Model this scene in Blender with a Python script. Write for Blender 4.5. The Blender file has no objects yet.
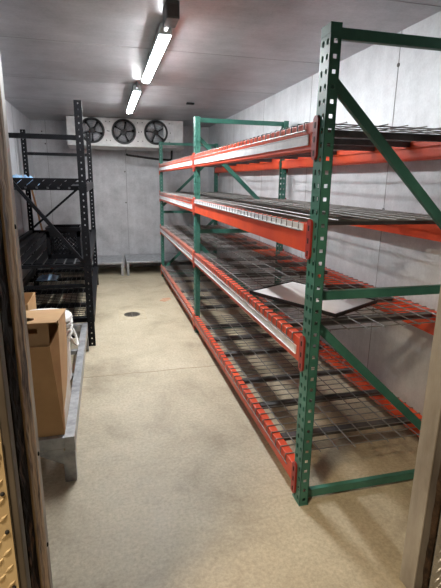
import bpy, bmesh, math, random
from mathutils import Vector, Matrix
random.seed(7)
sc = bpy.context.scene
COL = sc.collection
PI = math.pi

# ------------------------------------------------------------------ materials
def lin(r, g, b):
    f = lambda c: (c/255/12.92) if c/255 <= .04045 else ((c/255+.055)/1.055)**2.4
    return (f(r), f(g), f(b), 1.0)

def M(name, c1, c2=None, scale=8, rough=.5, metal=0.0, bump=0.0, stretch=(1, 1, 1), detail=5, spec=.5,
      ramp=(.35, .65), emit=None, bscale=None, rough2=None):
    m = bpy.data.materials.new(name); m.use_nodes = True
    nt = m.node_tree; N = nt.nodes; L = nt.links
    b = N['Principled BSDF']
    b.inputs['Base Color'].default_value = c1
    b.inputs['Roughness'].default_value = rough
    b.inputs['Metallic'].default_value = metal
    b.inputs['Specular IOR Level'].default_value = spec
    if emit:
        b.inputs['Emission Color'].default_value = emit[0]
        b.inputs['Emission Strength'].default_value = emit[1]
    tc = N.new('ShaderNodeTexCoord'); mp = N.new('ShaderNodeMapping')
    mp.inputs['Scale'].default_value = stretch
    L.new(tc.outputs['Object'], mp.inputs['Vector'])
    if c2:
        nz = N.new('ShaderNodeTexNoise'); nz.inputs['Scale'].default_value = scale; nz.inputs['Detail'].default_value = detail
        nz.inputs['Roughness'].default_value = .6
        L.new(mp.outputs['Vector'], nz.inputs['Vector'])
        cr = N.new('ShaderNodeValToRGB')
        cr.color_ramp.elements[0].position = ramp[0]; cr.color_ramp.elements[0].color = c1
        cr.color_ramp.elements[1].position = ramp[1]; cr.color_ramp.elements[1].color = c2
        L.new(nz.outputs['Fac'], cr.inputs['Fac']); L.new(cr.outputs['Color'], b.inputs['Base Color'])
        if rough2 is not None:
            mr = N.new('ShaderNodeMapRange'); mr.inputs['From Min'].default_value = ramp[0]; mr.inputs['From Max'].default_value = ramp[1]
            mr.inputs['To Min'].default_value = rough; mr.inputs['To Max'].default_value = rough2
            L.new(nz.outputs['Fac'], mr.inputs['Value']); L.new(mr.outputs['Result'], b.inputs['Roughness'])
    if bump:
        n2 = N.new('ShaderNodeTexNoise'); n2.inputs['Scale'].default_value = bscale or scale*4; n2.inputs['Detail'].default_value = 4
        L.new(mp.outputs['Vector'], n2.inputs['Vector'])
        bp = N.new('ShaderNodeBump'); bp.inputs['Strength'].default_value = bump; bp.inputs['Distance'].default_value = .01
        L.new(n2.outputs['Fac'], bp.inputs['Height']); L.new(bp.outputs['Normal'], b.inputs['Normal'])
    return m

green = M('teal_green_paint', lin(66, 122, 107), lin(48, 98, 86), scale=6, rough=.42)
orange = M('orange_paint', lin(216, 78, 35), lin(196, 62, 33), scale=5, rough=.42)
paled = M('orange_reflection_tint', lin(222, 112, 80), lin(205, 92, 66), scale=9, rough=.55)  # same orange paint, with light reflected off the far beams put into the colour
red = M('red_connector_paint', lin(154, 46, 38), lin(138, 40, 34), scale=9, rough=.45)
wirem = M('galvanised_wire', lin(152, 151, 148), lin(118, 116, 114), scale=10, rough=.5, metal=.6)
chanm = M('galvanised_channel', lin(104, 102, 102), lin(78, 77, 78), scale=8, rough=.45, metal=.6)
strip = M('white_strip_plastic', lin(232, 232, 232), lin(212, 212, 214), scale=12, rough=.35)
black = M('black_powder_coat', lin(13, 14, 17), lin(20, 21, 26), scale=20, rough=.5, spec=.2)
holeblk = M('dark_slot', lin(10, 10, 11), rough=.8)
galv = M('galvanised_steel', lin(180, 182, 184), lin(140, 142, 145), scale=18, rough=.38, metal=.55, bump=.1)
alum = M('dull_aluminium', lin(196, 195, 190), lin(164, 162, 158), scale=14, rough=.4, metal=.55, bump=.08)
evapm = M('white_coil_housing', lin(226, 226, 224), lin(202, 202, 202), scale=10, rough=.45, metal=.1)
lightbox = M('grey_junction_box', lin(112, 115, 118), lin(88, 90, 94), scale=14, rough=.5, metal=.3)
housing = M('pale_fixture_housing', lin(190, 200, 200), rough=.45)
lens = M('lit_diffuser', lin(255, 255, 250), rough=.4, emit=((.965, .985, 1.0, 1), 178.0))
fanblk = M('black_fan_plastic', lin(18, 18, 20), rough=.45)
bladem = M('grey_fan_blade', lin(172, 174, 178), lin(150, 152, 156), scale=8, rough=.42, metal=.25)
coilm = M('dark_coil_fins', lin(30, 30, 32), lin(20, 20, 22), scale=40, rough=.6, metal=.3)
card = M('cardboard', lin(194, 156, 110), lin(180, 142, 98), scale=7, rough=.85, bump=.04, bscale=60)
cardin = M('cardboard_inside', lin(172, 142, 106), lin(160, 130, 96), scale=7, rough=.9)
printw = M('white_print', lin(226, 222, 214), lin(206, 198, 184), scale=14, rough=.7)
pailm = M('white_pail_plastic', lin(236, 236, 234), rough=.35)
bluem = M('blue_film', lin(96, 152, 205), lin(180, 208, 230), scale=22, rough=.3)
woodm = M('broom_wood', lin(150, 108, 66), lin(122, 84, 50), scale=6, rough=.6, stretch=(6, 6, 1))
traym = M('tray_metal', lin(238, 238, 236), lin(222, 222, 220), scale=5, rough=.3, metal=.15)
rimdark = M('tray_dark_rim', lin(44, 42, 42), rough=.5, metal=.4)
pipem = M('black_pipe_insulation', lin(26, 24, 24), rough=.75)
wellm = M('drain_well', lin(52, 48, 43), rough=.8)
castiron = M('cast_iron', lin(112, 106, 96), lin(86, 80, 72), scale=30, rough=.6, metal=.4)
plugm = M('seam_plug', lin(92, 90, 88), rough=.6)
seamm = M('seam_joint', lin(142, 142, 143), rough=.6)
tanplate = M('warm_lit_steel_plate', lin(206, 188, 152), lin(182, 160, 124), scale=7, rough=.42, metal=.45, bump=.08)  # steel plate with the warm hall light mixed into its tan colour
silplate = M('bright_steel_plate', lin(196, 194, 190), lin(166, 164, 160), scale=8, rough=.4, metal=.5, bump=.08)
tanmetal = M('tan_jamb_metal', lin(150, 134, 104), lin(128, 112, 84), scale=6, rough=.5, metal=.25)  # tan sheet metal above the left kick plate
greyjamb = M('grey_jamb_metal', lin(172, 166, 156), lin(134, 126, 116), scale=9, rough=.5, metal=.2, bump=.1, stretch=(1, 1, .3))
darkjamb = M('dark_jamb_edge', lin(94, 86, 76), lin(66, 58, 50), scale=9, rough=.6, metal=.15, stretch=(1, 1, .3))
rotwood = M('rotten_wood', lin(20, 14, 11), lin(84, 60, 42), scale=9, rough=.9, spec=.1, bump=.8, stretch=(3, 3, .55), ramp=(.52, .68), bscale=30)
peelwood = M('peeled_wood', lin(58, 40, 30), lin(166, 140, 108), scale=8, rough=.85, bump=.7, stretch=(3, 3, .4), ramp=(.36, .56), bscale=24)
gasket = M('dirty_caulk', lin(34, 27, 22), lin(72, 56, 42), scale=22, rough=.9, spec=.1, bump=.6)

def panel_mat(name, base, dark, sc_, rough, metal, streak, bump=.12):
    """Mottled embossed sheet-metal wall: cloudy blotches, vertical runs, fine pebble."""
    m = bpy.data.materials.new(name); m.use_nodes = True
    nt = m.node_tree; N = nt.nodes; L = nt.links; b = N['Principled BSDF']
    b.inputs['Metallic'].default_value = metal; b.inputs['Roughness'].default_value = rough
    tc = N.new('ShaderNodeTexCoord')
    def noise(scale, stretch, detail=6):
        mp = N.new('ShaderNodeMapping'); mp.inputs['Scale'].default_value = stretch
        L.new(tc.outputs['Object'], mp.inputs['Vector'])
        n = N.new('ShaderNodeTexNoise'); n.inputs['Scale'].default_value = scale; n.inputs['Detail'].default_value = detail
        n.inputs['Roughness'].default_value = .65
        L.new(mp.outputs['Vector'], n.inputs['Vector']); return n
    a = noise(sc_, (1, 1, 1), 8); s_ = noise(3.0, streak, 4); f_ = noise(70, (1, 1, 1), 2)
    ad = N.new('ShaderNodeMath'); ad.operation = 'ADD'
    sw = N.new('ShaderNodeMath'); sw.operation = 'MULTIPLY_ADD'; sw.inputs[1].default_value = .3; sw.inputs[2].default_value = .35
    L.new(s_.outputs['Fac'], sw.inputs[0])
    L.new(a.outputs['Fac'], ad.inputs[0]); L.new(sw.outputs[0], ad.inputs[1])
    ad2 = N.new('ShaderNodeMath'); ad2.operation = 'MULTIPLY_ADD'; ad2.inputs[1].default_value = .35
    L.new(f_.outputs['Fac'], ad2.inputs[0]); L.new(ad.outputs[0], ad2.inputs[2])
    cr = N.new('ShaderNodeValToRGB'); cr.color_ramp.elements[0].position = .0; cr.color_ramp.elements[1].position = 1.0
    mr = N.new('ShaderNodeMapRange'); mr.inputs['From Min'].default_value = .85; mr.inputs['From Max'].default_value = 1.5
    L.new(ad2.outputs[0], mr.inputs['Value']); L.new(mr.outputs['Result'], cr.inputs['Fac'])
    cr.color_ramp.elements[0].color = dark; cr.color_ramp.elements[1].color = base
    L.new(cr.outputs['Color'], b.inputs['Base Color'])
    bp = N.new('ShaderNodeBump'); bp.inputs['Strength'].default_value = bump; bp.inputs['Distance'].default_value = .01
    L.new(ad2.outputs[0], bp.inputs['Height']); L.new(bp.outputs['Normal'], b.inputs['Normal'])
    return m

wallR = panel_mat('right_wall_sheet', lin(226, 229, 232), lin(182, 185, 188), 5, .5, .25, (.6, 5, .35))
wallB = panel_mat('back_wall_sheet', lin(214, 214, 217), lin(160, 160, 163), 5, .5, .25, (5, .6, .35))
wallL = panel_mat('left_wall_sheet', lin(222, 224, 228), lin(180, 181, 186), 5, .5, .25, (.6, 5, .35))
ceilm = panel_mat('ceiling_sheet', lin(198, 198, 201), lin(148, 148, 152), 3, .42, .5, (.45, 6, 1), bump=.08)
wallF = panel_mat('front_wall_sheet', lin(186, 180, 172), lin(150, 144, 136), 5, .5, .2, (5, .6, .35))

def floor_mat():
    m = bpy.data.materials.new('sealed_concrete'); m.use_nodes = True
    nt = m.node_tree; N = nt.nodes; L = nt.links; b = N['Principled BSDF']
    tc = N.new('ShaderNodeTexCoord')
    def noise(scale, detail, rough=.6, dist=0):
        n = N.new('ShaderNodeTexNoise'); n.inputs['Scale'].default_value = scale; n.inputs['Detail'].default_value = detail
        n.inputs['Roughness'].default_value = rough; n.inputs['Distortion'].default_value = dist
        L.new(tc.outputs['Object'], n.inputs['Vector']); return n
    big = noise(1.7, 8, .68, .4); mid = noise(9, 6); fine = noise(60, 4, .75)
    cr = N.new('ShaderNodeValToRGB'); e = cr.color_ramp.elements
    e[0].position = .24; e[0].color = lin(134, 122, 100); e[1].position = .66; e[1].color = lin(194, 183, 158)
    e2 = cr.color_ramp.elements.new(.46); e2.color = lin(177, 165, 140)
    L.new(big.outputs['Fac'], cr.inputs['Fac'])
    def mul(col, n, lo, hi, f0, f1):
        r = N.new('ShaderNodeMapRange'); r.inputs['From Min'].default_value = f0; r.inputs['From Max'].default_value = f1
        r.inputs['To Min'].default_value = lo; r.inputs['To Max'].default_value = hi
        L.new(n.outputs['Fac'], r.inputs['Value'])
        x = N.new('ShaderNodeMix'); x.data_type = 'RGBA'; x.blend_type = 'MULTIPLY'; x.inputs['Factor'].default_value = 1
        L.new(col, x.inputs[6]); L.new(r.outputs['Result'], x.inputs[7]); return x.outputs[2]
    c = mul(cr.outputs['Color'], mid, .93, 1.04, .3, .7)
    c = mul(c, fine, .72, 1.14, .3, .7)
    L.new(c, b.inputs['Base Color'])
    rr = N.new('ShaderNodeMapRange'); rr.inputs['To Min'].default_value = .42; rr.inputs['To Max'].default_value = .7
    L.new(mid.outputs['Fac'], rr.inputs['Value']); L.new(rr.outputs['Result'], b.inputs['Roughness'])
    bp = N.new('ShaderNodeBump'); bp.inputs['Strength'].default_value = .12; bp.inputs['Distance'].default_value = .006
    L.new(fine.outputs['Fac'], bp.inputs['Height']); L.new(bp.outputs['Normal'], b.inputs['Normal'])
    return m
floorm = floor_mat()
jointm = M('joint_dirt', lin(122, 108, 86), lin(160, 146, 120), scale=14, rough=.9)
patchm = M('drain_mortar', lin(194, 182, 156), lin(172, 160, 136), scale=14, rough=.8)
pinkm = M('worn_red_paint', lin(186, 138, 112), lin(196, 172, 140), scale=26, rough=.8, ramp=(.45, .6))

# ------------------------------------------------------------------ mesh builder
WL = {}          # world location of every empty that parents parts
class MB:
    def __init__(s): s.v = []; s.f = []; s.mi = []; s.cur = 0
    def add(s, vs, fs):
        o = len(s.v); s.v += [tuple(p) for p in vs]
        for f in fs: s.f.append(tuple(i+o for i in f)); s.mi.append(s.cur)
        return s
    def box(s, x0, x1, y0, y1, z0, z1):
        return s.add([(x0,y0,z0),(x1,y0,z0),(x1,y1,z0),(x0,y1,z0),(x0,y0,z1),(x1,y0,z1),(x1,y1,z1),(x0,y1,z1)],
                     [(0,3,2,1),(4,5,6,7),(0,1,5,4),(1,2,6,5),(2,3,7,6),(3,0,4,7)])
    def prism(s, pts, axis, a, b):
        """closed 2-D outline swept along an axis. axis 0: pts=(y,z); 1: pts=(x,z); 2: pts=(x,y)"""
        n = len(pts)
        def P(p, t): return ((t,p[0],p[1]), (p[0],t,p[1]), (p[0],p[1],t))[axis]
        vs = [P(p, a) for p in pts] + [P(p, b) for p in pts]
        fs = [tuple(range(n-1,-1,-1)), tuple(range(n,2*n))] + [(i,(i+1)%n,n+(i+1)%n,n+i) for i in range(n)]
        return s.add(vs, fs)
    def tube(s, pts, r, n=8, closed=False):
        pts = [Vector(p) for p in pts]; k = len(pts); rings = []
        up = None
        for i, p in enumerate(pts):
            if closed: d = (pts[(i+1) % k]-pts[i-1])
            elif i == 0: d = pts[1]-p
            elif i == k-1: d = p-pts[i-1]
            else:
                d = (pts[i+1]-p).normalized()+(p-pts[i-1]).normalized()
            if d.length < 1e-9: d = Vector((0,0,1))
            d.normalize()
            if up is None:
                up = Vector((0,0,1)) if abs(d.z) < .9 else Vector((1,0,0))
            a = d.cross(up)
            if a.length < 1e-6: a = d.cross(Vector((0,1,0)))
            a.normalize(); b = a.cross(d).normalized(); up = b
            rr = r[i] if isinstance(r, (list, tuple)) else r
            rings.append([p+a*math.cos(2*PI*j/n)*rr+b*math.sin(2*PI*j/n)*rr for j in range(n)])
        vs = [q for R in rings for q in R]; fs = []
        for i in range(k if closed else k-1):
            i2 = (i+1) % k
            for j in range(n):
                fs.append((i*n+j, i*n+(j+1) % n, i2*n+(j+1) % n, i2*n+j))
        if not closed:
            fs.append(tuple(range(n-1,-1,-1))); fs.append(tuple((k-1)*n+j for j in range(n)))
        return s.add(vs, fs)
    def bar(s, p, q, w, h, up=(0,0,1)):
        """rectangular bar from p to q; w across, h along up"""
        p = Vector(p); q = Vector(q); d = (q-p).normalized(); u = Vector(up)
        a = d.cross(u).normalized(); b = a.cross(d).normalized()
        vs = []
        for c in (p, q):
            for i, j in ((-1,-1),(1,-1),(1,1),(-1,1)): vs.append(c+a*i*w/2+b*j*h/2)
        return s.add(vs, [(3,2,1,0),(4,5,6,7),(0,1,5,4),(1,2,6,5),(2,3,7,6),(3,0,4,7)])
    def lathe(s, prof, n=32, c=(0,0,0), axis=2):
        """prof: (radius, height) list, revolved round an axis through c"""
        vs = []; fs = []; k = len(prof)
        for r, h in prof:
            for j in range(n):
                a = 2*PI*j/n; x, y = r*math.cos(a), r*math.sin(a)
                vs.append((c[0]+x, c[1]+y, c[2]+h) if axis == 2 else (c[0]+x, c[1]+h, c[2]+y))
        for i in range(k-1):
            for j in range(n): fs.append((i*n+j, i*n+(j+1) % n, (i+1)*n+(j+1) % n, (i+1)*n+j))
        return s.add(vs, fs)
    def build(s, name, mat, parent=None, bevel=0, smooth=False, solid=0, recalc=True):
        off = Vector(WL.get(parent.name, (0,0,0))) if parent else Vector((0,0,0))
        me = bpy.data.meshes.new(name)
        me.from_pydata([tuple(Vector(p)-off) for p in s.v], [], s.f)
        mats = mat if isinstance(mat, (list, tuple)) else [mat]
        for m in mats: me.materials.append(m)
        if len(mats) > 1: me.polygons.foreach_set('material_index', s.mi)
        if recalc:
            bm = bmesh.new(); bm.from_mesh(me); bmesh.ops.recalc_face_normals(bm, faces=bm.faces); bm.to_mesh(me); bm.free()
        if smooth: me.polygons.foreach_set('use_smooth', [True]*len(me.polygons))
        o = bpy.data.objects.new(name, me); COL.objects.link(o)
        if parent: o.parent = parent; WL[o.name] = tuple(off)
        if solid:
            md = o.modifiers.new('thickness', 'SOLIDIFY'); md.thickness = solid; md.offset = -1
        if bevel:
            md = o.modifiers.new('edge', 'BEVEL'); md.width = bevel; md.segments = 2; md.limit_method = 'ANGLE'
        return o

def tag(o, label=None, cat=None, group=None, kind=None):
    if label: o['label'] = label
    if cat: o['category'] = cat
    if group: o['group'] = group
    if kind: o['kind'] = kind
    return o
def thing(name, label, cat, loc=(0,0,0), group=None):
    o = bpy.data.objects.new(name, None); COL.objects.link(o); o.location = loc; o.empty_display_size = .1
    WL[o.name] = tuple(loc)
    return tag(o, label, cat, group)
def single(mb, name, mat, label, cat, loc, group=None, **k):
    """a thing that is one mesh, with its origin at its base"""
    WL['_tmp'] = loc
    mb.v = [tuple(Vector(p)-Vector(loc)) for p in mb.v]
    o = mb.build(name, mat, None, **k); o.location = loc
    return tag(o, label, cat, group)
def struct(mb, name, mat, parent=None, **k):
    o = mb.build(name, mat, parent, **k)
    if not parent: o['kind'] = 'structure'
    return o
KIDS = {}
def copy_thing(root, loc, label, group=None):
    def cp(o, parent):
        c = o.copy(); COL.objects.link(c)
        if parent: c.parent = parent
        for ch in [x for x in COL.objects if x.parent == o]: cp(ch, c)
        return c
    r = cp(root, None); r.location = loc; r['label'] = label
    WL[r.name] = tuple(loc)
    if group: r['group'] = group
    return r

# ------------------------------------------------------------------ room shell
XL, XR, YB, ZC = -1.06, 1.755, 7.72, 2.347
YF0, YF1 = .865, 1.15          # front wall (door side)
struct(MB().box(-2.2, 3.0, -1.6, YB+.1, -.1, 0), 'floor', floorm)
struct(MB().box(XL-.1, XR+.1, YF0, YB+.1, ZC, ZC+.1), 'ceiling', ceilm)
struct(MB().box(XL-.1, XL, YF0, YB+.1, 0, ZC), 'wall_left', wallL)
struct(MB().box(XR, XR+.1, YF0, YB+.1, 0, ZC), 'wall_right', wallR)
struct(MB().box(XL, XR, YB, YB+.1, 0, ZC), 'wall_back', wallB)
JL, JR, DH = -.21, 1.027, 2.06
f = MB()
f.box(XL, JL-.012, YF0, YF1, 0, ZC); f.box(JR+.012, XR, 1.03, YF1, 0, ZC); f.box(JL-.012, JR+.012, 1.0, YF1, DH, ZC)
struct(f, 'wall_front', wallF)
# panel seams (thin pressed joints) and the plugs over the panel locks, on walls and ceiling
sm = MB()
for y in (2.57, 3.77, 4.97, 6.17): sm.box(XR-.0015, XR, y-.0025, y+.0025, .0, ZC)
struct(sm, 'trim_1', seamm)
sm = MB()
for y in (2.7, 3.9, 5.1, 6.3): sm.box(XL, XL+.0015, y-.004, y+.004, 0, ZC)
struct(sm, 'trim_2', seamm)
sm = MB()
for x in (-.84, .36, 1.45): sm.box(x-.0035, x+.0035, YB-.0015, YB, 0, ZC)
struct(sm, 'trim_3', seamm)
sm = MB()
for y in (2.2, 3.4, 4.62, 5.8, 7.0): sm.box(XL, XR, y-.003, y+.003, ZC-.0012, ZC)
struct(sm, 'trim_4', seamm)
sm = MB()
for y, z in ((2.57, 2.16), (2.57, 1.30), (2.57, .62), (3.77, 1.9), (3.77, .6)):
    sm.lathe([(.0, .0), (.012, .0), (.012, .004), (0, .004)], 12, (0, 0, 0)); k = 48
    for i in range(len(sm.v)-k, len(sm.v)):
        a, b, c = sm.v[i]; sm.v[i] = (XR-c, y+a, z+b)
for x, z in ((-.90, 2.18), (-.72, 1.4), (-.86, 2.0), (.34, 1.6), (.34, 1.1)):
    sm.lathe([(.0, .0), (.012, .0), (.012, .004), (0, .004)], 12, (0, 0, 0)); k = 48
    for i in range(len(sm.v)-k, len(sm.v)):
        a, b, c = sm.v[i]; sm.v[i] = (x+a, YB-c, z+b)
struct(sm, 'trim_5', plugm)
# floor joint, faded paint scrap
j = MB(); pts = [(XL+i*.094, 3.268+random.uniform(-.006, .006)) for i in range(31)]
pts[-1] = (XR, 3.27)
o_ = [(x, y+.003) for x, y in pts]+[(x, y-.003) for x, y in reversed(pts)]
j.prism(o_, 2, 0.0, .0008); struct(j, 'trim_6', jointm)
single(MB().prism([(.60, 5.38), (.66, 5.33), (.76, 5.42), (.75, 5.52), (.66, 5.50)], 2, .0005, .0015), 'paint_scrap', pinkm,
       'faded red paint scuff on the concrete beside the far rack bay', 'paint mark', (.68, 5.42, .0005))

# door jambs (layered metal and worn wood)
def strip_box(name, x0, x1, y0, y1, z0, z1, mat, bev=.002):
    return struct(MB().box(x0, x1, y0, y1, z0, z1), name, mat, bevel=bev)
strip_box('trim_7', JL-.012, JL+.003, YF0, .900, 0, DH, darkjamb)
# rotten strip with a ragged surface
def ragged(name, x, y0, y1, mat, sgn, amp):
    mb = MB(); nz, ny = 90, 5; vs = []; fs = []
    for i in range(nz+1):
        for k in range(ny+1):
            e = 0 if k in (0, ny) else random.uniform(-amp, amp*.4)
            vs.append((x+sgn*e, y0+(y1-y0)*k/ny, DH*i/nz))
    for i in range(nz):
        for k in range(ny):
            a = i*(ny+1)+k; fs.append((a, a+1, a+ny+2, a+ny+1))
    mb.add(vs, fs); return struct(mb, name, mat, solid=.008, smooth=True)
ragged('trim_8', JL-.004, .900, .990, rotwood, 1, .006)
ragged('trim_9', JL-.001, .990, 1.100, peelwood, 1, .003)
strip_box('trim_10', JL-.012, JL+.004, 1.100, 1.154, 0, DH, greyjamb)
strip_box('trim_11', JR-.006, JR+.012, 1.078, 1.154, 0, DH, greyjamb)
strip_box('trim_12', JR-.002, JR+.012, 1.046, 1.078, 0, DH, darkjamb)
ragged('trim_13', JR+.002, 1.022, 1.046, gasket, -1, .004)
strip_box('trim_14', JL-.012, JR+.012, .99, 1.154, DH, DH+.012, greyjamb)
# screws in the left jamb
for z, y in ((1.355, 1.118), (.752, 1.125), (.46, 1.125)):
    s_ = MB().lathe([(0, .0), (.006, 0), (.005, .003), (0, .004)], 10)
    s_.v = [(JL+.004+c, y+a, z+b) for a, b, c in s_.v]
    single(s_, 'screw', holeblk, 'dark screw head in the grey left door jamb edge', 'screw', (JL+.004, y, z), 'screws in the left jamb')
# tan sheet above and diamond plate below on the hall side
struct(MB().box(XL, JL-.013, YF0-.002, YF0, 0.0, DH), 'trim_15', tanmetal)
def diamond_plate(name, x0, x1, yface, z1, mat, label, rivets):
    """thin tread plate facing -y, with raised lugs that alternate direction"""
    t = thing(name, label, 'kick plate', ((x0+x1)/2, yface, 0))
    mb = MB().box(x0, x1, yface-.002, yface, 0, z1)
    p = .034; i = 0; z = .02
    while z < z1-.02:
        x = x0+(x1-x0-.012)%p+(p/2 if i % 2 else 0)-.002; jx = 0
        while x < x1-.011:
            a = PI/4 if (i+jx) % 2 else -PI/4
            c, s_ = math.cos(a), math.sin(a); l, w = .0135, .0035
            pr = [(x+c*l, z+s_*l), (x-s_*w, z+c*w), (x-c*l, z-s_*l), (x+s_*w, z-c*w)]
            q = [(x+(u-x)*.5, z+(v-z)*.5) for u, v in pr]
            mb.add([(u, yface-.002, v) for u, v in pr]+[(u, yface-.0055, v) for u, v in q],
                   [(4, 5, 6, 7), (0, 1, 5, 4), (1, 2, 6, 5), (2, 3, 7, 6), (3, 0, 4, 7)])
            x += p; jx += 1
        z += p*.62; i += 1
    mb.build('plate', mat, t)
    for x, z in rivets:
        r = MB().lathe([(0, -.006), (.003, -.005), (.0045, -.003), (.0045, 0)], 12, (x, yface-.002, z), 1)
        r.build('rivet', holeblk, t)
    return t
diamond_plate('diamond_plate', -.75, JL-.013, YF0-.003, .955, tanplate, 'tan-lit diamond plate kick sheet on the wall left of the doorway',
              [(-.232, .93), (-.232, .838), (-.232, .745), (-.232, .6)])
diamond_plate('diamond_plate', JR+.006, 1.6, 1.022, .955, silplate, 'silver diamond plate kick sheet on the wall right of the doorway', [(1.06, .7)])

# ------------------------------------------------------------------ perforated sheet helpers
def tear(r):
    return lambda a: r if math.sin(a) >= 0 else r*(1+.75*abs(math.sin(a))**3)
def square(h): return lambda a: h/max(abs(math.cos(a)), abs(math.sin(a)))
def perf(mb, P, u0, u1, v0, v1, holes, n=16):
    """cell [u0,u1]x[v0,v1] with one hole = (cu, cv, rfun), P maps (u,v) to xyz"""
    cu, cv, rf = holes
    ang = [2*PI*i/n for i in range(n)]
    for c in ((u1, v1), (u0, v1), (u0, v0), (u1, v0)): ang.append(math.atan2(c[1]-cv, c[0]-cu) % (2*PI))
    ang = sorted(set(round(a, 6) for a in ang)); k = len(ang); inn = []; out = []
    for a in ang:
        c, s_ = math.cos(a), math.sin(a); r = rf(a); inn.append(P(cu+c*r, cv+s_*r))
        t = 1e9
        if c > 1e-9: t = min(t, (u1-cu)/c)
        if c < -1e-9: t = min(t, (u0-cu)/c)
        if s_ > 1e-9: t = min(t, (v1-cv)/s_)
        if s_ < -1e-9: t = min(t, (v0-cv)/s_)
        out.append(P(cu+c*t, cv+s_*t))
    mb.add(inn+out, [(i, (i+1) % k, k+(i+1) % k, k+i) for i in range(k)])

# ------------------------------------------------------------------ green & orange pallet rack
UH = 2.02
XF0, XF1, XB0, XB1 = .810, .853, 1.655, 1.698
CW = .076
YC = [1.607, 4.100, 6.820]       # near edge of each column pair
def column_mesh(xface, xin, y0):
    """roll-formed post: face at xface (teardrops in two rows), two webs (square holes), back lips"""
    mb = MB(); p = .0508; n = int((UH-.004)/p); z0 = .004
    for i in range(n+1):
        a, b = z0+i*p, min(z0+(i+1)*p, UH)
        if b-a < .02: continue
        m_ = (a+b)/2
        if b-a < p-.001:
            for u0, u1 in ((y0, y0+CW),): mb.add([(xface, u0, a), (xface, u1, a), (xface, u1, b), (xface, u0, b)], [(0, 1, 2, 3)])
            for yy in (y0, y0+CW): mb.add([(xface, yy, a), (xin, yy, a), (xin, yy, b), (xface, yy, b)], [(0, 1, 2, 3)])
            continue
        P = lambda u, v: (xface, u, v)
        perf(mb, P, y0, y0+CW/2, a, b, (y0+CW*.27, m_+.003, tear(.0088)), 14)
        perf(mb, P, y0+CW/2, y0+CW, a, b, (y0+CW*.73, m_+.003, tear(.0088)), 14)
        for yy in (y0, y0+CW):
            P2 = lambda u, v, yy=yy: (u, yy, v)
            perf(mb, P2, min(xface, xin), max(xface, xin), a, b, ((xface+xin)/2, m_, square(.0075)), 8)
    for yy, d in ((y0, .014), (y0+CW, -.014)):
        mb.add([(xin, yy, z0), (xin, yy+d, z0), (xin, yy+d, UH), (xin, yy, UH)], [(0, 1, 2, 3)])
    return mb
rack = thing('pallet_rack', 'tall green and orange pallet rack of two bays along the right wall', 'shelf', (1.25, 4.2, 0))
def cbrace(name, p, q, parent, w=.038, y=None):
    """bent channel brace between the two posts of a frame, its flat side to the doorway"""
    mb = MB(); p = Vector(p); q = Vector(q); d = (q-p).normalized(); up = Vector((0, 1, 0)).cross(d).normalized()
    if up.z < 0: up = -up
    for s_ in (0,):
        mb.bar(p+Vector((0, -.010, 0)), q+Vector((0, -.010, 0)), .003, w, up)
        mb.bar(p+up*(w/2-.0015), q+up*(w/2-.0015), .024, .003, up)
        mb.bar(p-up*(w/2-.0015), q-up*(w/2-.0015), .024, .003, up)
    return mb.build(name, green, parent)
for k, y0 in enumerate(YC):
    yc = y0+CW/2
    for xf, xi in ((XF0, XF1), (XB1, XB0)):
        c = column_mesh(xf, xi, y0).build('post', green, rack, solid=.0022, recalc=True)
        MB().box(min(xf, xi)-.002, max(xf, xi)+.002, y0-.003, y0+CW+.003, 0, .004).build('foot_plate', green, c)
    xs, xe = XF1+.001, XB0-.001
    for z in (.036, 1.003, 1.994): cbrace('cross_brace', (xs, yc, z), (xe, yc, z), rack)
    if k < 2: dg = ((.855, 1.84), (1.085, 1.13)), ((.855, .87), (1.085, .14))
    for za, zb in (((1.842, 1.10), (.872, .125)) if k < 2 else ((1.10, 1.842), (.125, .872))):
        cbrace('diagonal_brace', (xs, yc+.02, za), (xe, yc+.02, zb), rack)
LEV = [(.175, .092), (.80, .11), (1.30, .12), (1.695, .105)]
STR = {0: [None, (-.084, -.043), (-.031, -.002), (-.086, -.046)], 1: [(-.05, -.034), (-.084, -.043), (-.094, -.05), (-.086, -.046)]}
BAY = [(YC[0]+CW, YC[1]), (YC[1]+CW, YC[2])]
def plate_outline(yc, z0, z1, w):
    pts = []; r = w/2
    for i in range(9): a = PI*i/8; pts.append((yc+r*math.cos(a), z1-r+r*math.sin(a)))
    for i in range(9): a = PI+PI*i/8; pts.append((yc+r*math.cos(a), z0+r+r*math.sin(a)))
    return pts
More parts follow.
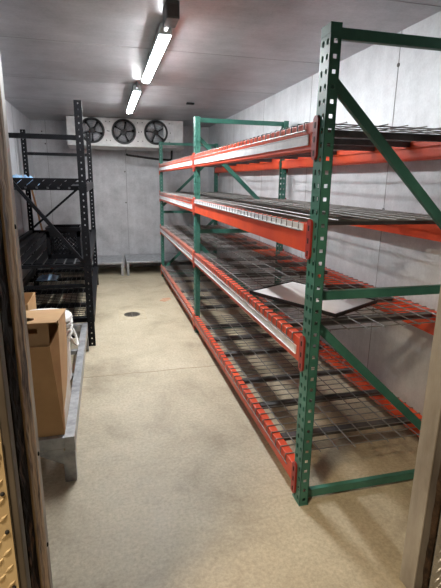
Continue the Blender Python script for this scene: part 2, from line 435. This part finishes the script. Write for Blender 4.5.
for b, (ya, yb) in enumerate(BAY):
    for l, (zt, h) in enumerate(LEV):
        for side in (0, 1):
            zb = zt-h; xo = .800 if side == 0 else 1.708; sg = 1 if side == 0 else -1
            prof = [(xo, zb), (xo, zt), (xo+sg*.038, zt), (xo+sg*.038, zt-.032), (xo+sg*.062, zt-.032), (xo+sg*.062, zb)]
            fm = paled if (b == 1 and l in (0, 1)) else orange  # two lowest far-bay levels take the orange tinted by painted reflection
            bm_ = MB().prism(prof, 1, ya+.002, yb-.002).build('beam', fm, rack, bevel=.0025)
            for yy in (ya-.016, yb+.016):
                pl = MB(); x0 = xo-.001*sg; x1 = xo+sg*.0085
                pl.prism(plate_outline(yy, zt-.145, zt+.02, .040), 0, min(x0, x1), max(x0, x1))
                pl.box(min(xo, xo+sg*.05), max(xo, xo+sg*.05), min(yy, yy+(.014 if yy < ya else -.014)), max(yy, yy+(.014 if yy < ya else -.014)), zb, zt) if False else None
                pl.cur = 1
                for dz in (-.12, -.068, -.016):
                    pl.box(min(x0-.0008*sg, x0+.001*sg), max(x0-.0008*sg, x0+.001*sg), yy-.005, yy+.005, zt+dz-.011, zt+dz+.011)
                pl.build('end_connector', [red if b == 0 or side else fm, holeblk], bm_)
            st = STR[b][l]
            if side == 0 and st:
                x0 = xo-.004
                MB().prism([(x0, zt+st[0]), (x0-.002, zt+st[0]), (x0-.002, zt+st[0]+.004), (x0, zt+st[0]+.005), (x0, zt+st[1]-.005), (x0-.002, zt+st[1]-.004), (x0-.002, zt+st[1]), (xo, zt+st[1]), (xo, zt+st[0])],
                           1, ya+.035, yb-.02).build('label_strip', strip, bm_)

# wire decks: cross wires hooked over both beams, long wires, three support channels
def make_deck(width, loc, label, group):
    t = thing('wire_deck', label, 'wire shelf', loc, group)
    ox, oy, oz = loc
    x0, x1 = .7955, 1.7125; r = .003; zt = oz+r
    w = MB(); n = int(width/.0648); y = oy+(width-n*.0648)/2
    for i in range(n+1):
        yy = y+i*.0648
        w.tube([(x0, yy, oz-.033), (x0, yy, zt-.003), (x0+.004, yy, zt), (x1-.004, yy, zt), (x1, yy, zt-.003), (x1, yy, oz-.033)], r, 6)
    k = 8
    for i in range(k+1):
        xx = .872+(1.636-.872)*i/k
        w.tube([(xx, oy, zt+2*r-.0006), (xx, oy+width, zt+2*r-.0006)], r, 6)
    for xx in (x0-r*2+.0004, x1+r*2-.0004): w.tube([(xx, oy, oz-.031), (xx, oy+width, oz-.031)], r, 6)
    w.build('wire_mesh', wirem, t)
    for fr in (.17, .465, .76):
        yy = oy+width*fr
        c = MB(); prof = [(yy-.022, oz-.003), (yy-.016, oz-.001), (yy+.016, oz-.001), (yy+.022, oz-.003), (yy+.022, oz-.006), (yy+.013, oz-.004), (yy+.013, oz-.031),
                          (yy-.013, oz-.031), (yy-.013, oz-.004), (yy-.022, oz-.006)]
        c.prism(prof, 0, .842, 1.666); c.build('support_channel', chanm, t)
    return t
lvn = ['bottom', 'second lowest', 'third lowest', 'top']; bn = ['near', 'far']
d1 = {0: 1.165, 1: 1.265}
for b, (ya, yb) in enumerate(BAY):
    proto = None
    for l, (zt, h) in enumerate(LEV):
        for q in (0, 1):
            loc = (1.254, ya+.045+q*(d1[b]+.014) if b == 0 else ya+.05+q*(d1[b]+.014), zt+.0006)
            lab = 'grey wire deck on the %s shelf of the %s rack bay, %s half' % (lvn[l], bn[b], ('doorway-side', 'back-wall-side')[q])
            if proto is None: proto = make_deck(d1[b], loc, lab, 'wire decks on the pallet rack')
            else: copy_thing(proto, loc, lab)
# loose tray lying askew on the second shelf
tz = .80+.0138
def tray():
    A, B, Cc, D = Vector((.815, 2.45)), Vector((1.18, 2.66)), Vector((1.455, 2.10)), Vector((1.085, 1.895))
    t = thing('metal_tray', 'shallow silver metal tray lying askew on the second lowest rack shelf', 'tray', ((A.x+Cc.x)/2, (A.y+Cc.y)/2, tz))
    o = [A, B, Cc, D]; cen = (A+B+Cc+D)/4
    def ins(k): return [cen+(p-cen)*k for p in o]
    m = MB(); m.prism([tuple(p) for p in ins(.975)], 2, tz, tz+.014); m.build('panel', traym, t, bevel=.003)
    r = MB(); oo, ii = o, ins(.975)
    for i in range(4):
        k = (i+1) % 4
        r.prism([tuple(oo[i]), tuple(oo[k]), tuple(ii[k]), tuple(ii[i])], 2, tz, tz+.019)
    r.build('rim', rimdark, t)
tray()

# ------------------------------------------------------------------ black shelving unit (left)
BX0, BX1, BY0, BY1, BH = -1.01, -.145, 3.94, 6.47, 2.075
PW = .058
brack = thing('steel_shelving', 'tall black steel shelving unit standing along the left wall', 'shelf', ((BX0+BX1)/2, (BY0+BY1)/2, 0))
def bpost(x0, y0):
    mb = MB(); p = .0508; n = int(BH/p); d = .042
    for i in range(n+1):
        a, b = i*p, min((i+1)*p, BH)
        if b-a < .03:
            if b-a > .001:
                mb.add([(x0, y0, a), (x0+PW, y0, a), (x0+PW, y0, b), (x0, y0, b)], [(0, 1, 2, 3)])
                for xx in (x0, x0+PW): mb.add([(xx, y0, a), (xx, y0+d, a), (xx, y0+d, b), (xx, y0, b)], [(0, 1, 2, 3)])
            continue
        m_ = (a+b)/2
        perf(mb, lambda u, v: (u, y0, v), x0, x0+PW, a, b, (x0+PW*.5, m_, tear(.0055)), 12)
        for xx in (x0, x0+PW):
            perf(mb, lambda u, v, xx=xx: (xx, u, v), y0, y0+d, a, b, (y0+d/2, m_, square(.0045)), 8)
    for xx, e in ((x0, .014), (x0+PW, -.014)):
        mb.add([(xx, y0+d, 0), (xx+e, y0+d, 0), (xx+e, y0+d, BH), (xx, y0+d, BH)], [(0, 1, 2, 3)])
    return mb
for y0 in (BY0, BY1-.042):
    for x0 in (BX0, BX1-PW): bpost(x0, y0).build('post', black, brack, solid=.0025)
    xa, xb = BX0+PW, BX1-PW; yc = y0+.012
    front = y0 == BY0
    for z in ((1.793, .56, .74, .10) if front else (1.783, .70, .10)):
        MB().box(xa, xb, yc, yc+.03, z-(.019 if z > 1 else .014), z+(.019 if z > 1 else .014)).build('cross_brace', black, brack)
    if front: MB().bar((xa, yc+.015, 1.745), (xb, yc+.015, .765), .028, .036, (0, -1, 0)).build('diagonal_brace', black, brack)
    else: MB().bar((xa, yc+.015, .83), (xb, yc+.015, 1.47), .028, .036, (0, -1, 0)).build('diagonal_brace', black, brack)
SH = [(1.405, 'top'), (.765, 'middle'), (.255, 'lowest')]
for z, nm in SH:
    for x0, x1 in ((BX1-PW+.004, BX1+.004), (BX0+.001, BX0+.045)):
        m = MB(); m.prism([(x0, z-.045), (x1, z-.045), (x1, z+.03), (x0, z+.03)], 1, BY0+.045, BY1-.045); m.build('side_beam', black, brack, bevel=.004)
dx0, dx1, dy0, dy1 = BX0+.046, BX1-PW+.003, BY0+.005, BY1-.005
def slat_deck(z, label):
    t = thing('slatted_deck', label, 'shelf deck', ((dx0+dx1)/2, dy0, z), 'slatted decks of the black shelving')
    n = 9; w = (dx1-dx0)/n
    ya, yb = dy0+.045, dy1-.045
    for i in range(n):
        a = dx0+i*w+.009; b = dx0+(i+1)*w-.009
        MB().prism([(a, z-.018), (a, z-.004), (a+.006, z), (b-.006, z), (b, z-.004), (b, z-.018)], 1, ya, yb).build('slat', black, t)
    for y in (ya+.005, ya+.8, ya+1.6, yb-.045): MB().box(dx0+.001, dx1-.001, y, y+.04, z-.030, z-.018).build('crossbar', black, t)
    MB().box(dx0+.003, dx1-.003, yb+.001, yb+.006, z-.03, z+.03).build('rear_lip', black, t)
    return t
tt = slat_deck(1.405, 'black slatted deck on the top level of the black shelving')
gm = MB(); gy = dy0+.044; za, zb = 1.402, 1.472
gm.box(dx0+.003, dx1-.003, gy-.003, gy, za, za+.010); gm.box(dx0+.003, dx1-.003, gy-.003, gy, zb-.014, zb)
step = (dx1-dx0-.07)/8
for i in range(8):
    a = dx0+.003+i*step; gm.prism([(a, za+.01), (a+step-.004, za+.01), (a+step-.004+.055, zb-.014), (a+.055, zb-.014)], 1, gy-.003, gy)
gm.build('front_guard', black, tt)
slat_deck(.765, 'black slatted deck on the middle level of the black shelving')
t = thing('wire_deck', 'black wire deck on the lowest level of the black shelving', 'wire shelf', ((dx0+dx1)/2, dy0, .255))
w = MB(); y = dy0+.05
while y < dy1-.045: w.tube([(dx0+.002, y, .252), (dx1-.002, y, .252)], .003, 6); y += .065
x = dx0+.02
while x < dx1: w.tube([(x, dy0+.045, .2575), (x, dy1-.045, .2575)], .003, 6); x += .055
w.build('wire_mesh', black, t)
for y in (4.0, 4.5, 5.15, 5.8, 6.38): MB().box(dx0+.002, dx1-.002, y, y+.07, .212, .2485).build('support_channel', black, t)

# milk crate on the middle level
def crate():
    x0, x1, y0, y1, z0, z1 = -.522, -.232, 4.19, 4.50, .766, 1.046
    t = thing('milk_crate', 'black plastic milk crate on the middle level of the black shelving', 'crate', ((x0+x1)/2, (y0+y1)/2, z0))
    th = .008
    MB().box(x0, x1, y0, y1, z0, z0+.008).build('bottom', black, t)
    def wall(P, a0, a1):
        """lattice wall; P(u, z, d) -> xyz, d runs through the thickness"""
        m = MB()
        def rect(u0, u1, za, zb, d0=0, d1=th):
            vs = [P(u0, za, d0), P(u1, za, d0), P(u1, zb, d0), P(u0, zb, d0), P(u0, za, d1), P(u1, za, d1), P(u1, zb, d1), P(u0, zb, d1)]
            m.add(vs, [(0, 1, 2, 3), (4, 5, 6, 7), (0, 1, 5, 4), (1, 2, 6, 5), (2, 3, 7, 6), (3, 0, 4, 7)])
        W = a1-a0; zz = z0+.008
        rect(a0, a1, zz, zz+.035); rect(a0, a0+.03, zz, z1, 0, th); rect(a1-.03, a1, zz, z1, 0, th)
        rect(a0, a1, z1-.03, z1, -.004, th)
        rect(a0, a1, z1-.085, z1-.06)
        c = (a0+a1)/2
        rect(a0, c-.055, z1-.06, z1-.03); rect(c+.055, a1, z1-.06, z1-.03)   # hand slot between
        # diagonal lattice
        la, lb, za, zb = a0+.03, a1-.03, zz+.035, z1-.085
        H = zb-za; stp = .034
        for sg in (1, -1):
            u = la-H
            while u < lb:
                ua, ub = u, u+H
                pts = []
                s0 = max(la, ua); s1 = min(lb, ub)
                if s1-s0 > .006:
                    fa, fb = (s0-ua)/H, (s1-ua)/H
                    if sg < 0: fa, fb = 1-fa, 1-fb
                    m.bar(P(s0, za+fa*H, th/2), P(s1, za+fb*H, th/2), .007, .006, Vector(P(0, 0, 1))-Vector(P(0, 0, 0)))
                u += stp
        m.build('side_wall', black, t)
    wall(lambda u, z, d: (u, y0+d, z), x0, x1); wall(lambda u, z, d: (u, y1-d, z), x0, x1)
    wall(lambda u, z, d: (x0+d, u, z), y0+.008, y1-.008); wall(lambda u, z, d: (x1-d, u, z), y0+.008, y1-.008)
crate()

# crumpled blue films
def crumple(cx, cy, cz, a, b, h, label, name):
    mb = MB(); n, k = 18, 12; vs = []; fs = []
    for i in range(n+1):
        for q in range(k+1):
            u, v = i/n*2-1, q/k*2-1
            e = max(0, 1-max(abs(u), abs(v))**4)
            edge = 1-.18*random.random()
            vs.append((cx+u*a*edge, cy+v*b*edge, cz+.002+e*h*(.35+.65*random.random())))
    for i in range(n):
        for q in range(k):
            p = i*(k+1)+q; fs.append((p, p+1, p+k+2, p+k+1))
    mb.add(vs, fs)
    return single(mb, name, bluem, label, 'plastic film', (cx, cy, cz), smooth=True, solid=.0015)
crumple(-.71, 4.34, 1.405, .15, .16, .10, 'crumpled pale blue film on the top level of the black shelving', 'plastic_film')
crumple(-.74, 5.75, .261, .13, .15, .05, 'crumpled pale blue film on the lowest level of the black shelving', 'plastic_film')

# broom leaning in the back left corner
br = thing('push_broom', 'wooden handled broom with dark head leaning behind the black shelving', 'broom', (-.80, 6.93, 0))
P0, P1 = Vector((-.80, 6.93, .055)), Vector((-1.043, 7.15, 1.37))
MB().tube([P0, P1], .0135, 12).build('handle', woodm, br, smooth=True)
MB().box(-.90, -.70, 6.90, 6.96, .035, .075).build('head', pipem, br, bevel=.006)
MB().prism([(-.895, .036), (-.705, .036), (-.69, .0), (-.91, 0)], 1, 6.905, 6.955).build('bristles', pipem, br)

# ------------------------------------------------------------------ galvanised low rack (left foreground)
GX0, GX1, GY0, GY1, GZ = -.82, -.200, 2.033, 3.866, .248
g = thing('dunnage_rack', 'low galvanized steel platform rack holding cartons by the left jamb', 'platform rack', ((GX0+GX1)/2, (GY0+GY1)/2, 0))
for x0, x1 in ((GX0, GX0+.048), (GX1-.048, GX1)):
    m = MB(); m.prism([(x0, GZ), (x1, GZ), (x1, GZ-.075), (x1-.004, GZ-.075), (x1-.004, GZ-.004), (x0+.004, GZ-.004), (x0+.004, GZ-.075), (x0, GZ-.075)], 1, GY0, GY1)
    m.box(x0+.004, x1-.004, GY0, GY0+.003, GZ-.075, GZ-.004); m.build('side_rail', galv, g)
for y0 in (GY0, GY1-.045):
    MB().box(GX0+.049, GX1-.049, y0, y0+.045, GZ-.062, GZ-.001).build('end_rail', galv, g, bevel=.004)
for x in (-.72, -.60, -.47, -.34):
    MB().box(x-.02, x+.02, GY0+.046, GY1-.046, GZ-.030, GZ-.004).build('deck_bar', galv, g, bevel=.003)
for y in (2.4, 2.85, 3.3): MB().box(GX0+.006, GX1-.006, y-.02, y+.02, GZ-.06, GZ-.031).build('crossbar', galv, g)
for x, sx in ((GX0, 1), (GX1, -1)):
    for y, sy in ((GY0, 1), (GY1, -1)):
        # folded sheet leg: broad shoulder under the rail, tapering to a foot
        m = MB(); xe = x+sx*.006
        top, bot = .20, .052
        y1_ = y+sy*.030; y2_ = y+sy*.090
        o = [(xe, GZ-.076), (xe, 0), (xe+sx*bot, 0), (xe+sx*bot, .10), (xe+sx*top, GZ-.064), (xe+sx*.05, GZ-.064), (xe+sx*.05, GZ-.076)]
        m.prism(o, 1, min(y+sy*.001, y+sy*.005), max(y+sy*.001, y+sy*.005))
        m.prism([(y+sy*.001, 0), (y+sy*.055, 0), (y+sy*.055, .10), (y+sy*.12, GZ-.078), (y+sy*.001, GZ-.078)], 0, min(xe, xe-sx*.003), max(xe, xe-sx*.003))
        m.build('leg', galv, g)

# big carton, flaps half open
def carton():
    x0, x1, y0, y1, z0 = -.585, -.247, 2.061, 2.508, GZ
    t = thing('cardboard_carton', 'large tan cardboard carton with hand holes on the low galvanized rack', 'box', ((x0+x1)/2, (y0+y1)/2, z0))
    th = .006
    MB().box(x0, x1, y0, y1, z0, z0+th).build('bottom_panel', card, t)
    MB().prism([(x0, z0+th), (x1, z0+th), (x1-.034, .710), (x0, .710)], 1, y0, y0+th).build('front_panel', card, t)
    # upright flap behind the front edge, with a hand slot
    m = MB(); yy = y0+.012
    sx0, sx1, sz0, sz1 = -.389, -.332, .773, .797
    def quad(a, b, c, d): m.box(a, b, yy, yy+.005, c, d)
    zt = .821
    quad(x0+.008, sx0, .56, zt); quad(sx1, -.282, .56, zt); quad(sx0, sx1, .56, sz0); quad(sx0, sx1, sz1, zt)
    m.build('inner_flap', cardin, t)
    # side panels with the notch between lid and side
    out = [(y0+th, z0+th), (y1-th, z0+th), (y1-th, .755), (2.150, .782), (2.147, .770), (y0+th, .710)]
    m = MB(); m.add([(x1, y0+th, z0+th), (x1, y1-th, z0+th), (x1, y1-th, .755), (x1, 2.150, .782), (x1, 2.147, .770), (x1-.034, y0+th, .710)], [(0, 1, 2), (0, 2, 3), (0, 3, 4), (0, 4, 5)])
    m.build('side_panel', card, t, solid=.005, recalc=True)
    MB().prism(out, 0, x0, x0+th).build('side_panel', card, t)
    MB().box(x0, x1, y1-th, y1, z0+th, .755).build('back_panel', card, t)
    # top flap with round hand hole, sagging towards the back
    f0, f1 = y0-.006, y1+.004
    def zt_(y): return 0.829-.065*(y-f0)/(f1-f0)
    m = MB()
    P = lambda u, v: (u, v, zt_(v))
    hc = (-.405, 2.175); hr = lambda a: 1/math.sqrt((math.cos(a)/.048)**2+(math.sin(a)/.062)**2)
    perf(m, P, x0, x1+.002, f0, f1, (hc[0], hc[1], hr), 28)
    m.build('top_flap', card, t, solid=.005)
    # folded edge joining lid and side panel at the back
    m = MB(); m.add([(x1, 2.150, .782), (x1, y1, .755), (x1+.002, f1, zt_(f1)), (x1+.002, 2.10, zt_(2.10))], [(0, 1, 2, 3)])
    m.build('side_flap', card, t, solid=.004)
    # pale printed area low on the right side
    m = MB(); pts = [(2.10, .262), (2.49, .262), (2.49, .58), (2.45, .50), (2.40, .43), (2.32, .39), (2.22, .365), (2.12, .355)]
    m.prism(pts, 0, x1+.0002, x1+.0012); m.build('printed_panel', printw, t)
carton()
# white pail behind the carton
pl = thing('pail', 'white ribbed plastic pail behind the large carton on the low rack', 'bucket', (-.40, 2.72, GZ))
cx, cy = -.40, 2.72
MB().lathe([(0, .248), (.140, .248), (.144, .254), (.150, .545), (.168, .548), (.168, .560), (.150, .563), (.150, .582), (.172, .585), (.172, .597), (.151, .600), (.151, .617), (.174, .620), (.174, .632), (.152, .635), (.153, .649), (.174, .652), (.171, .664), (.166, .668), (.15, .670), (0, .671)],
           48, (cx, cy, 0)).build('body', pailm, pl, smooth=False)
hp = [(cx+.166*math.cos(a)*1.0+.02*math.sin(q)*0, 0, 0) for a, q in ((0, 0),)]
m = MB(); pts = []
for i in range(15):
    a = -PI/2+PI*i/14
    pts.append((cx+.163+.030*math.cos(a), cy+.085*math.sin(a), .550-.080*math.cos(a)))
m.tube(pts, .007, 8); m.build('handle', pailm, pl, smooth=True)
# small carton further back
def small_carton():
    x0, x1, y0, y1, z0, z1 = -.86, -.556, 3.20, 3.55, GZ, .618
    t = thing('cardboard_carton', 'small open cardboard carton at the far end of the low rack', 'box', ((x0+x1)/2, (y0+y1)/2, z0))
    th = .005
    MB().box(x0, x1, y0, y1, z0, z0+th).build('bottom_panel', card, t)
    MB().box(x0, x1, y0, y0+th, z0+th, z1).build('front_panel', card, t)
    MB().box(x0, x1, y1-th, y1, z0+th, z1).build('back_panel', card, t)
    for a in (x0, x1-th): MB().box(a, a+th, y0+th, y1-th, z0+th, z1).build('side_panel', card, t)
small_carton()

# ------------------------------------------------------------------ evaporator unit on the back
EX0, EX1, EY0, EY1, EZ0, EZ1 = -.478, 1.200, 7.03, 7.46, 1.968, 2.338
ev = thing('evaporator_unit', 'white three-fan cooling unit hung under the ceiling at the back', 'cooler', ((EX0+EX1)/2, (EY0+EY1)/2, EZ0))
FC = [(-.134, 2.158), (.318, 2.156), (.788, 2.162)]; FR = .172
m = MB()
edges = [EX0, .092, .553, EX1]
for (fx, fz), a, b in zip(FC, edges[:-1], edges[1:]):
    perf(m, lambda u, v: (u, EY0, v), a, b, EZ0, EZ1, (fx, fz, lambda a_: FR), 40)
m.add([(EX0, EY0, EZ0), (EX0, EY1, EZ0), (EX0, EY1, EZ1), (EX0, EY0, EZ1)], [(0, 1, 2, 3)])
m.add([(EX1, EY0, EZ0), (EX1, EY1, EZ0), (EX1, EY1, EZ1), (EX1, EY0, EZ1)], [(0, 1, 2, 3)])
m.add([(EX0, EY0, EZ1), (EX1, EY0, EZ1), (EX1, EY1, EZ1), (EX0, EY1, EZ1)], [(0, 1, 2, 3)])
m.add([(EX0, EY1, EZ0), (EX1, EY1, EZ0), (EX1, EY1, EZ1), (EX0, EY1, EZ1)], [(0, 1, 2, 3)])
m.build('casing', evapm, ev)
MB().box(EX0+.02, EX1-.02, EY0+.11, EY0+.14, EZ0+.01, EZ1-.01).build('coil', coilm, ev)
MB().prism([(EY0-.012, EZ0+.006), (EY0-.012, EZ0-.022), (EY1-.02, EZ0-.045), (EY1+.01, EZ0-.045), (EY1+.01, EZ0-.001), (EY0-.004, EZ0-.001), (EY0-.004, EZ0+.006)], 0, EX0-.006, EX1+.006).build('drain_pan', evapm, ev)
for x in (EX0+.05, EX1-.09): MB().box(x, x+.04, EY0+.1, EY1-.05, EZ1, ZC).build('hanger', galv, ev)
MB().box(.90, 1.055, EY0-.003, EY0, 2.075, 2.285).build('access_plate', strip, ev)
for k, (fx, fz) in enumerate(FC):
    r = MB().lathe([(FR+.006, -.008), (FR+.004, -.014), (FR-.016, -.014), (FR-.026, .0), (FR-.026, .06), (FR+.006, .06), (FR+.006, -.008)], 48, (fx, EY0, fz), 1)
    fan = r.build('fan', fanblk, ev, smooth=False)
    for i in range(5):
        a0 = 2*PI*i/5+.35+.4*k
        b = MB(); vs = []; fs = []
        ru = [.040, .075, .11, .147]; nn = len(ru)
        for q, rr in enumerate(ru):
            half = (.42, .53, .57, .50)[q]
            for s_ in range(5):
                aa = a0+half*(s_/2-1)
                vs.append((fx+rr*math.cos(aa), EY0+.018+.014*(s_/2-1), fz+rr*math.sin(aa)))
        for q in range(nn-1):
            for s_ in range(4): fs.append((q*5+s_, q*5+s_+1, (q+1)*5+s_+1, (q+1)*5+s_))
        b.add(vs, fs); b.build('blade', bladem, fan, solid=.002, smooth=True)
    MB().lathe([(0, .012), (.036, .014), (.04, .022), (.04, .075), (0, .075)], 24, (fx, EY0, fz), 1).build('hub', fanblk, fan)
    gd = MB()
    for rr in (.06, .09, .12):
        gd.tube([(fx+rr*math.cos(2*PI*i/36), EY0-.010, fz+rr*math.sin(2*PI*i/36)) for i in range(36)], .001, 5, True)
    for i in range(4):
        a = PI/4+PI/2*i
        gd.tube([(fx+.03*math.cos(a), EY0-.011, fz+.03*math.sin(a)), (fx+(FR-.01)*math.cos(a), EY0-.011, fz+(FR-.01)*math.sin(a))], .001, 5)
    gd.build('guard', fanblk, fan)
    for dx, dz in ((-.2, .13), (.2, .13), (-.2, -.13), (.2, -.13), (-.215, 0.0), (.215, .0)):
        MB().lathe([(0, -.004), (.0075, -.003), (.0075, 0)], 10, (fx+dx, EY0, fz+dz), 1).build('screw', fanblk, ev)
# drain pipe under it
dp = thing('drain_pipe', 'black insulated pipe sloping under the cooling unit at the back wall', 'pipe', (.36, 7.3, 1.85))
MB().tube([(.352, 7.3, 1.86), (.37, 7.3, 1.842), (.86, 7.3, 1.79), (1.03, 7.3, 1.785), (1.055, 7.3, 1.80), (1.06, 7.3, EZ0-.040)], .0165, 12).build('pipe', pipem, dp, smooth=True)
m = MB(); m.tube([(.352, 7.3, 1.862), (.352, 7.3, EZ0-.038)], .0075, 10); m.tube([(.345+.02*math.cos(2*PI*i/16), 7.3, 1.852+.02*math.sin(2*PI*i/16)) for i in range(16)], .005, 6, True)
m.build('hanger', galv, dp)

# low galvanised benches against the back wall
for x0, x1, zt, lab, legs in ((-.80, .232, .214, 'low galvanized bench at the back wall, left of the centre gap', (.222-.0, -.79)),
                              (.282, 1.62, .224, 'low galvanized bench at the back wall, right of the centre gap', (.292, 1.60))):
    b = thing('low_bench', lab, 'bench', ((x0+x1)/2, 7.35, 0), 'low benches along the back wall')
    MB().prism([(7.0, zt), (7.69, zt+.006), (7.69, zt-.02), (7.004, zt-.028), (7.0, zt-.028)], 0, x0, x1).build('top', galv, b, bevel=.003)
    for x in (x0+.004, x1-.036):
        for y in (7.003, 7.63): MB().box(x, x+.032, y, y+.032, 0, zt-.028).build('leg', galv, b)

# floor drain
fd = thing('floor_drain', 'round floor drain grate set in a square patch of concrete', 'drain', (.232, 4.87, 0))
MB().box(.085, .385, 4.66, 5.06, -.0005, .0012).build('surround', patchm, fd)
m = MB(); c0 = (.235, 4.86); R_ = .082
m.lathe([(R_+.008, .0012), (R_+.008, .004), (R_-.006, .005), (R_-.006, .0012)], 32, (c0[0], c0[1], 0))
for i in range(-3, 4):
    d = i*.021; hw = math.sqrt(max(0, (R_-.005)**2-d*d)); m.box(c0[0]-hw, c0[0]+hw, c0[1]+d-.005, c0[1]+d+.005, .0022, .0045)
m.box(c0[0]-.005, c0[0]+.005, c0[1]-R_+.004, c0[1]+R_-.004, .0022, .0044)
m.build('grate', castiron, fd)
MB().lathe([(0, .0016), (R_, .0016)], 32, (c0[0], c0[1], 0)).build('well', wellm, fd)

# ------------------------------------------------------------------ ceiling lights
def fixture(y0, y1, xc, label, box):
    t = thing('ceiling_light', label, 'light', (xc, y0, ZC), 'strip lights along the ceiling')
    MB().prism([(xc-.028, ZC-.018), (xc+.028, ZC-.018), (xc+.036, ZC-.060), (xc+.037, ZC-.076), (xc-.037, ZC-.076), (xc-.036, ZC-.060)], 1, y0, y1).build('housing', housing, t, bevel=.004)
    prof = [(xc-.033, ZC-.069)]+[(xc+.033*math.cos(PI+PI*i/10), ZC-.075-.018*math.sin(PI*i/10)) for i in range(11)]+[(xc+.033, ZC-.069)]
    MB().prism(prof, 1, y0+.006, y1-.006).build('diffuser', lens, t)
    for y in (y0-.006, y1-.006): MB().box(xc-.035, xc+.035, y, y+.012, ZC-.078, ZC-.04).build('end_cap', housing, t, bevel=.003)
    for y in (y0+.18, y1-.2): MB().box(xc-.02, xc+.02, y, y+.03, ZC-.018, ZC).build('mount', lightbox, t)
    if box:
        MB().box(xc-.034, xc+.034, y0-.30, y0-.15, ZC-.085, ZC).build('junction_box', lightbox, t, bevel=.005)
        MB().tube([(xc, y0-.15, ZC-.05), (xc, y0-.006, ZC-.05)], .014, 10).build('conduit', strip, t)
        MB().box(xc-.028, xc+.028, y0-.3025, y0-.30, ZC-.075, ZC-.02).build('cover_plate', chanm, t)
    else:
        MB().tube([(xc, y0-.045, ZC), (xc, y0-.045, ZC-.045), (xc, y0-.006, ZC-.05)], .012, 10).build('conduit', lightbox, t)
    return t
fixture(2.80, 4.06, .379, 'nearer lit strip light with grey junction box on the ceiling', True)
fixture(4.53, 5.88, .340, 'farther lit strip light on the ceiling, above the cooling unit fans', False)
# small dark fitting on the ceiling right of the lights
single(MB().box(.97, 1.06, 5.42, 5.47, ZC-.02, ZC), 'ceiling_clip', holeblk, 'small dark bracket stuck on the ceiling right of the lights', 'bracket', (1.015, 5.445, ZC-.02), bevel=.004)

# hall lamp on the kitchen side of the doorway
ld = bpy.data.lights.new('hall_lamp', 'AREA'); ld.shape = 'DISK'; ld.size = .4; ld.energy = 85; ld.color = (1.0, .80, .56)
lo = bpy.data.objects.new('hall_lamp', ld); COL.objects.link(lo); lo.location = (-.9, .15, 2.7)
lo['kind'] = 'structure'

w = bpy.data.worlds.new('world'); sc.world = w; w.use_nodes = True
w.node_tree.nodes['Background'].inputs['Color'].default_value = (.9, .8, .68, 1)
w.node_tree.nodes['Background'].inputs['Strength'].default_value = .045

# ------------------------------------------------------------------ camera
cd = bpy.data.cameras.new('camera'); cam = bpy.data.objects.new('camera', cd); COL.objects.link(cam)
R = Matrix(((0.9688432546573114, 0.04805871553445239, -0.2429672977299756), (-0.24729521736610455, 0.2419884530449435, -0.9382359319812721), (0.01370486675889723, 0.9690882046821608, 0.2463335709419792)))
cam.matrix_world = Matrix.Translation((0, 0, 1.463)) @ R.to_4x4()
cd.sensor_fit = 'VERTICAL'; cd.sensor_height = 24; cd.lens = 24*442/588; cd.clip_start = .02
sc.camera = cam
sc.view_settings.view_transform = 'Standard'; sc.view_settings.look = 'None'; sc.view_settings.gamma = 1
sc.view_settings.use_curve_mapping = False
sc.view_settings.exposure = 0.22
